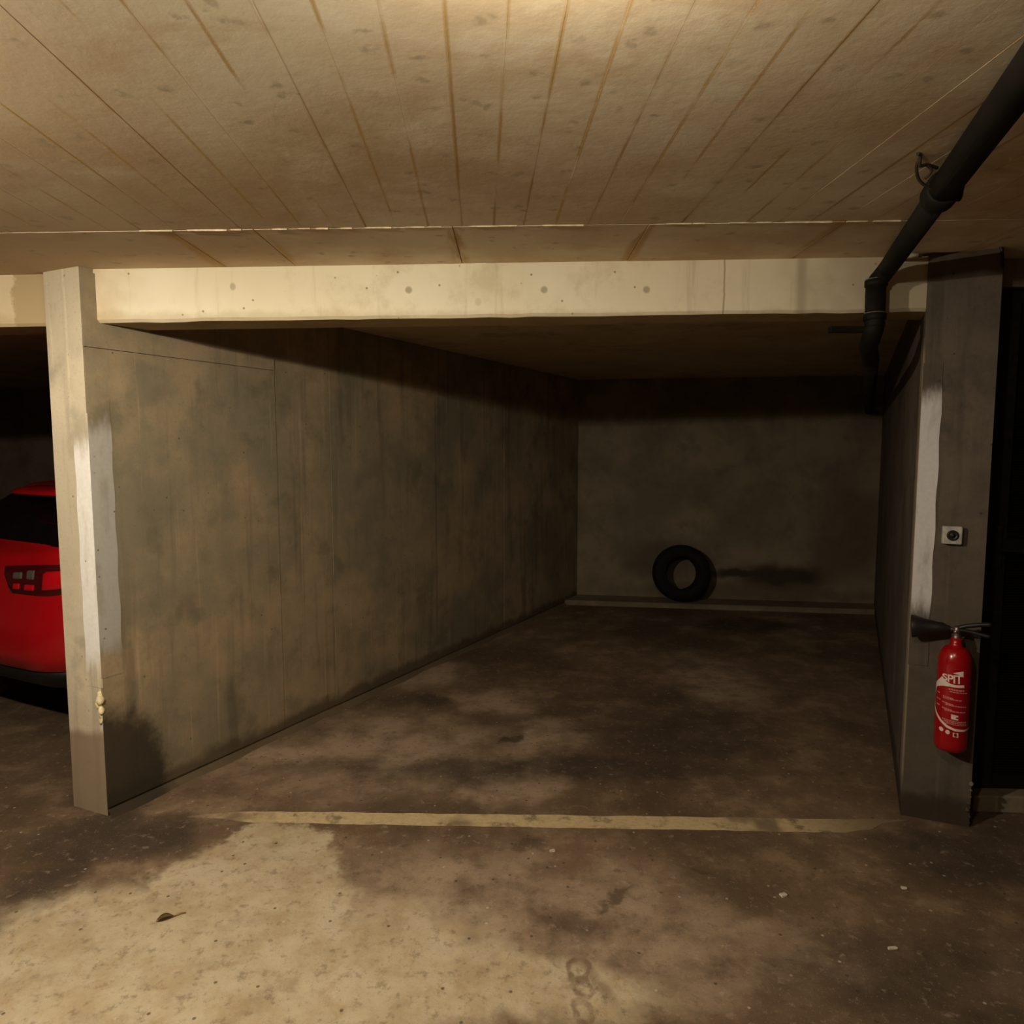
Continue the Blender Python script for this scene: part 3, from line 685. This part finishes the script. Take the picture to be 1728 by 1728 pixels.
# ------------------------------------------------------------------ tyre leaning on the back wall
M_tyre = plain('tyre_rubber', (.008, .007, .006), .8, 0, .2, var=.3)
ty_w = .19; RO = .278; HR = .163
prof = []
for z, r in ((-.083, HR), (-.092, HR+.018), (-.095, HR+.05), (-.090, RO-.030), (-.078, RO-.012), (-.058, RO-.003)): prof.append((r, z))
tread = [(-.050, -.003), (-.048, -.009), (-.042, -.009), (-.040, -.001), (-.014, 0), (-.012, -.007), (-.005, -.007), (-.003, 0), (.003, 0), (.005, -.007), (.012, -.007), (.014, 0), (.040, -.001), (.042, -.009), (.048, -.009), (.050, -.003)]
prof += [(RO+r, z) for z, r in tread]
prof += [(r, -z) for r, z in prof[5::-1]]
prof += [(HR-.004, .075), (HR+.012, .05), (RO-.035, .04), (RO-.020, 0), (RO-.035, -.04), (HR+.012, -.05), (HR-.004, -.075)]
lean = math.radians(10); tx = at_y(1155, 970, 6.78).x
tb = back_at(tx)
yaw = math.atan2(UB.y, UB.x)+math.radians(5)
tz = .05 + RO*math.cos(lean) + .095*math.sin(lean)
dist = RO*math.sin(lean)+.095*math.cos(lean)+.055
tc = tb+NB*dist
tyre = thing('car_tyre', 'old black car tyre leaning on the back wall', 'tyre', (tc.x, tc.y, .05), yaw)
# local: axle along Y, tilted back about X
R = Matrix.Translation((0, 0, tz-.05)) @ Matrix.Rotation(math.radians(90)-lean, 4, 'X')
bm = bmesh.new(); add_lathe(bm, prof, 72, R, True); link('carcass', bm, M_tyre, tyre, True)
bm = bmesh.new()
for s in (-1, 1): add_lathe(bm, [(HR, s*.086), (HR+.004, s*.094), (HR+.011, s*.097), (HR+.013, s*.090)], 56, R)
link('bead_ring', bm, M_tyre, tyre, True)

# ------------------------------------------------------------------ red hatchback in the next bay
CAR_H = math.atan2(UL.y, UL.x)
CRN = at_y(104, 960, 3.34)                                      # right rear corner
M_carred = NT('red_car_paint').done((.42, .003, .008), .25, 0, .5, .8)
M_glass = NT('dark_car_glass').done((.004, .004, .004), .06, 0, .5)
M_trim = plain('black_car_trim', (.010, .010, .010), .5)
M_lensr = NT('red_lamp_lens').done((.55, .004, .012), .06, 0, .6, .6)
M_lensd = NT('smoked_lamp_lens').done((.060, .003, .004), .05, 0, .6, .6)
M_lensc = NT('clear_lamp_lens').done((.26, .22, .20), .08, .6, .6, .6)
HW = .86
root_xy = Vector((CRN.x, CRN.y, 0)) + UL*(-.05) - NL*(HW-.02)   # mid of the rear, on the floor; local +X forward, -Y right
car = thing('red_car', 'red hatchback parked behind the divider wall at far left', 'car', root_xy, CAR_H)
def outline(xr, xf, hw, rr=.30, rf=.45, n=10, bulge=.05):
    """half plan outline from rear centre round the right corner to the front centre, right side is -y"""
    pts = []
    m = 8
    for k in range(m): t = k/m; y = t*(hw-rr); pts.append((xr+bulge*(y/hw)**2, -y))
    xo = xr+bulge*((hw-rr)/hw)**2
    for k in range(n+1): a = math.pi/2*k/n; pts.append((xo+rr*.75-rr*.75*math.cos(a), -(hw-rr)-rr*math.sin(a)))
    for k in range(1, 20): t = k/20; pts.append((xo+rr*.75+(xf-rf-xo-rr*.75)*t, -hw))
    for k in range(n+1): a = math.pi/2*k/n; pts.append((xf-rf+rf*math.sin(a), -(hw-rf)-rf*math.cos(a)))
    for k in range(1, m+1): t = k/m; pts.append((xf+.04*t, -(hw-rf)*(1-t)))
    return pts
def loft(levels, fn=None, mi=None):
    bm = bmesh.new(); rows = []
    for (z, xr, xf, hw, rr, rf, bl) in levels:
        o = outline(xr, xf, hw, rr, rf, 10, bl); full = o + [(x, -y) for x, y in reversed(o[1:-1])]
        rows.append([bm.verts.new((x, y, z(x, y) if callable(z) else z)) for x, y in full])
    n = len(rows[0])
    for i, (A, B) in enumerate(zip(rows, rows[1:])):
        for k in range(n):
            f = bm.faces.new((A[k], A[(k+1) % n], B[(k+1) % n], B[k]))
            if mi: f.material_index = mi(i, k, n)
    return bm, rows
ZR = .425
lv = [(.40, .02, 3.93, .80, .26, .45, .06), (.42, -.03, 3.95, .83, .28, .45, .06), (.50, -.045, 3.96, .85, .28, .45, .06), (.60, -.045, 3.95, .86, .28, .45, .06), (.68, -.03, 3.92, .865, .28, .45, .06),
      (.76, -.005, 3.86, .865, .28, .46, .06), (.85, .015, 3.70, .86, .28, .48, .06), (.93, .03, 3.30, .85, .28, .5, .06), (1.00, .05, 2.95, .835, .28, .5, .06), (1.04, .07, 2.85, .82, .27, .5, .06)]
BS = ZR-.40+.0
def sill(z, k=1.0):                                             # the rear window sill sweeps up towards the corners
    return lambda x, y: z + k*(.075*((abs(y)/.8)**2-.45) if x < .6 else .041*max(0, 1-(x-.6)/1.5))
LB = [(z+BS if z < .6 else z+BS*(1.04-z)/.44, *r) for z, *r in lv]; LB[-1] = (sill(LB[-1][0]), *LB[-1][1:]); LB[-2] = (sill(LB[-2][0], .6), *LB[-2][1:])
bm, rows = loft(LB); bm.faces.new(rows[-1]); bm.faces.new(rows[0][::-1])
bodyc = link('body', bm, M_carred, car, True)
bm, rows = loft([(.29, .16, 3.80, .74, .25, .4, .05), (.33, .06, 3.88, .79, .26, .45, .06), (.39, .0, 3.92, .81, .27, .45, .06), (.440, -.02, 3.93, .825, .28, .45, .06)]); bm.faces.new(rows[0][::-1]); bm.faces.new(rows[-1])
link('valance', bm, M_trim, car, True)
# cabin: tinted glass all round with red pillars and roof
K = lambda z: 1.035+(z-1.035)*.84
gl = [(1.035, .09, 2.84, .80, .26, .5, .06), (1.12, .20, 2.62, .76, .25, .5, .06), (1.22, .33, 2.38, .71, .24, .48, .06), (1.32, .45, 2.16, .665, .23, .45, .06), (1.37, .52, 2.04, .64, .23, .45, .06)]
def pill(i, k, n):
    h = k if k <= n//2 else n-1-k
    return 1 if (h in (12, 13, 14, 15, 26) or h in (36, 37)) else 0
bm, rows = loft([(sill(K(gl[0][0])-.004), *gl[0][1:])]+[(K(z), *r) for z, *r in gl[1:]], None, pill)
cab = link('cabin_glass', bm, [M_glass, M_carred], car, True)
bm, rows = loft([(K(z), *r) for z, *r in [(1.365, .50, 2.06, .65, .23, .45, .06), (1.40, .56, 1.98, .62, .23, .45, .06), (1.425, .70, 1.85, .52, .22, .42, .05), (1.435, .95, 1.6, .32, .2, .3, .03)]]); bm.faces.new(rows[-1]); bm.faces.new(rows[0][::-1])
link('roof', bm, M_carred, car, True)
bm = bmesh.new(); sec = [(.30, 1.345), (.29, 1.36), (.31, 1.382), (.45, 1.405), (.60, 1.41), (.60, 1.37), (.45, 1.365)]
ringsv = []
for k in range(17):
    t = -1+2*k/16; y = t*.38-.09; sh = .10*abs(t)**3; sc = 1-.45*max(0, abs(t)-.85)/.15
    ringsv.append([bm.verts.new((.60+(x-.60)*sc+sh, y, K(1.38+(z-1.38)*sc))) for x, z in sec])
for A, B in zip(ringsv, ringsv[1:]):
    for i in range(7): bm.faces.new((A[i], A[(i+1) % 7], B[(i+1) % 7], B[i]))
bm.faces.new(ringsv[0]); bm.faces.new(ringsv[-1][::-1])
link('roof_spoiler', bm, M_carred, car, True)
# lamps follow the body surface
def surf(side, s, z, off):
    """point on the body outline: s metres along it from the corner (- towards the rear centre)"""
    tab = [(zz+BS if zz < .6 else zz+BS*(1.04-zz)/.44, r) for zz, *r in lv]
    for (z0, r0), (z1, r1) in zip(tab, tab[1:]):
        if z0 <= z <= z1: break
    t = max(0, min(1, (z-z0)/(z1-z0))); r = [a+(b-a)*t for a, b in zip(r0, r1)]
    o = [Vector((x, y)) for x, y in outline(r[0], r[1], r[2], r[3], r[4], 10, r[5])]
    acc = [0]
    for a, b in zip(o, o[1:]): acc.append(acc[-1]+(b-a).length)
    base = acc[13]; L = max(0, base+s)
    for i in range(len(o)-1):
        if acc[i+1] >= L: break
    f = (L-acc[i])/max(1e-6, acc[i+1]-acc[i]); p = o[i].lerp(o[i+1], f); dd = (o[i+1]-o[i]).normalized(); nn = Vector((dd.y, -dd.x))
    if nn.dot(Vector((p.x-2, p.y))) < 0: nn = -nn
    p = p+nn*off
    return Vector((p.x, p.y*(1 if side > 0 else -1), z))
def patch(name, m, parent, side, lo, hi, s0, s1, off, n=14):
    """lo(t), hi(t) heights for t 0..1 from s0 to s1"""
    bm = bmesh.new(); V = []
    for k in range(n+1):
        t = k/n; s = s0+(s1-s0)*t; row = []
        for j in range(6): row.append(bm.verts.new(surf(side, s, lo(t)+(hi(t)-lo(t))*j/5, off*(1 if 0 < j < 5 and 0 < k < n else .1))))
        V.append(row)
    for A, B in zip(V, V[1:]):
        for j in range(5): bm.faces.new((A[j], A[j+1], B[j+1], B[j]))
    return link(name, bm, m, parent, True)
for side in (1, -1):
    cut = lambda t, w: max(0, 1-t/w)
    lo = lambda t: .818+.125*cut(t, .10)+.012*t+.10*max(0, (t-.45)/.55)**1.6
    hi = lambda t: .950+.075*t-.03*t*t-.04*max(0, (t-.75)/.25)**2
    tl = patch('tail_lamp', M_lensd, car, side, lo, hi, -.45, .30, .016, 30)
    if side == 1: tl['label'] = 'smoked right tail lamp with red and clear lenses'
    sub = lambda a, b, p, q: (lambda t: (lambda u: lo(u)+(hi(u)-lo(u))*p)(a+(b-a)*t), lambda t: (lambda u: lo(u)+(hi(u)-lo(u))*q)(a+(b-a)*t), -.45+.75*a, -.45+.75*b)
    for nm, m, a, b, p, q, off in (('red_lens', M_lensr, .41, .97, .14, .86, .030), ('clear_lens', M_lensc, .13, .24, .50, .82, .021), ('clear_lens', M_lensc, .28, .37, .48, .88, .021), ('red_lens', M_lensr, .14, .22, .15, .42, .020), ('red_lens', M_lensr, .26, .38, .14, .40, .021)):
        l0, h0, s0, s1 = sub(a, b, p, q); patch(nm, m, tl, side, l0, h0, s0, s1, off, 10)
# plate, wheels
bm = bmesh.new(); add_box(bm, (-.062, -.26, .60), (-.04, .26, .71), .004); link('number_plate', bm, plain('plate_white', (.7, .7, .66), .4, var=.03), car)
M_alloy = plain('grey_alloy', (.25, .25, .25), .35, .8)
for x in (.72, 3.22):
    for s in (-1, 1):
        m = Matrix.Translation((x, s*.77, .305)) @ Matrix.Rotation(math.pi/2, 4, 'X')
        bm = bmesh.new(); add_lathe(bm, [(.19, -.09), (.27, -.10), (.30, -.085), (.305, 0), (.30, .085), (.27, .10), (.19, .09)], 48, m, True); w = link('wheel', bm, M_trim, car, True)
        bm = bmesh.new(); add_lathe(bm, [(.19, -.08), (.18, .02), (0, .0)], 40, m)
        for k in range(5): add_box(bm, (.03, -.022, -.085), (.185, .022, -.06), 0, m @ Matrix.Rotation(2*math.pi*k/5, 4, 'Z')); add_box(bm, (.03, -.022, .06), (.185, .022, .085), 0, m @ Matrix.Rotation(2*math.pi*k/5, 4, 'Z'))
        link('rim', bm, M_alloy, w)
        bm = bmesh.new(); add_lathe(bm, [(.305, -.10), (.335, -.10), (.335, .10), (.305, .10)], 40, m, True); bmesh.ops.delete(bm, geom=[v for v in bm.verts if v.co.z < .33], context='VERTS'); link('wheel_arch', bm, M_trim, car, True)

# ------------------------------------------------------------------ small things on the floor
M_leaf = plain('dry_leaf', (.24, .15, .045), .8)
p = at_z(283, 1551); lf = thing('dry_leaf', 'curled dry brown leaf on the pale worn floor', 'leaf', p, math.radians(30))
bm = bmesh.new(); rows = []
for k in range(9):
    t = k/8; w = .017*math.sin(math.pi*min(1, t*1.08))**.8*(1-.3*t)+.0008; zz = .006+.010*math.sin(t*math.pi)
    rows.append([bm.verts.new((-.035+.058*t, s*w*.75, zz*.6+abs(s)*w*.5)) for s in (-1, -.5, 0, .5, 1)])
for A, B in zip(rows, rows[1:]):
    for i in range(4): bm.faces.new((A[i], A[i+1], B[i+1], B[i]))
r = bmesh.ops.solidify(bm, geom=bm.faces[:], thickness=.0012)
link('blade', bm, M_leaf, lf, True)
bm = bmesh.new(); add_tube(bm, [(.02, 0, .004), (.04, .003, .006), (.056, .002, .003)], .0018, 6); link('stem', bm, M_leaf, lf)
M_chip = plain('white_plaster_chip', (.62, .56, .47), .9)
def chip(px, py, L, w, rz, lab):
    p = at_z(px, py); bm = bmesh.new(); v = add_box(bm, (-L/2, -w/2, 0), (L/2, w/2, .008), .002)
    for x in bm.verts: x.co.x += random.uniform(-.002, .002); x.co.y += random.uniform(-.002, .002)
    o = link('plaster_chip', bm, M_chip); o.location = p; o.rotation_euler = (0, 0, rz); tag(o, lab, 'debris')
chip(1322, 1512, .022, .016, .3, 'small white plaster chip on the floor right of middle, below the line')
chip(1506, 1602, .028, .008, .1, 'thin white sliver on the dark floor at lower right')
chip(932, 1437, .020, .010, .2, 'small pale chip just below the line near a dark spot')
chip(1525, 1500, .018, .008, -.3, 'pale chip on the dark floor in front of the column')

# ------------------------------------------------------------------ ceiling lamps behind the viewpoint
for i, (pos, rad) in enumerate(LAMPS):
    n = NT('lit_bulb_%d' % i); n.b.inputs['Emission Color'].default_value = (*LAMP_COL, 1); n.b.inputs['Emission Strength'].default_value = rad; mb = n.done((.9, .9, .85), .3)
    t = thing('ceiling_lamp', ('bare bulb ceiling lamp', 'second bare bulb ceiling lamp')[i]+(' left of the viewpoint', ' right of the viewpoint')[i], 'lamp', (pos[0], pos[1], zc(pos[0])))
    zl = pos[2]-zc(pos[0])
    bm = bmesh.new(); bmesh.ops.create_icosphere(bm, subdivisions=2, radius=.032, matrix=Matrix.Translation((0, 0, zl))); link('bulb', bm, mb, t, True)
    bm = bmesh.new(); add_lathe(bm, [(0, zl+.03), (.018, zl+.03), (.02, zl+.055), (.045, zl+.07), (.045, .0), (0, .0)], 20); link('lamp_holder', bm, M_box, t)
    if i == 0:                                                  # added shade, out of view, keeps the light off the ceiling beside it
        bm = bmesh.new(); add_lathe(bm, [(.022, zl+.056), (.05, zl+.050), (.092, zl+.028), (.116, zl+.004), (.118, zl+.004), (.094, zl+.032), (.05, zl+.054), (.022, zl+.060)], 40, None, True); link('added_lamp_shade', bm, plain('added_shade_white_enamel', (.8, .8, .76), .4, var=.03), t, True)
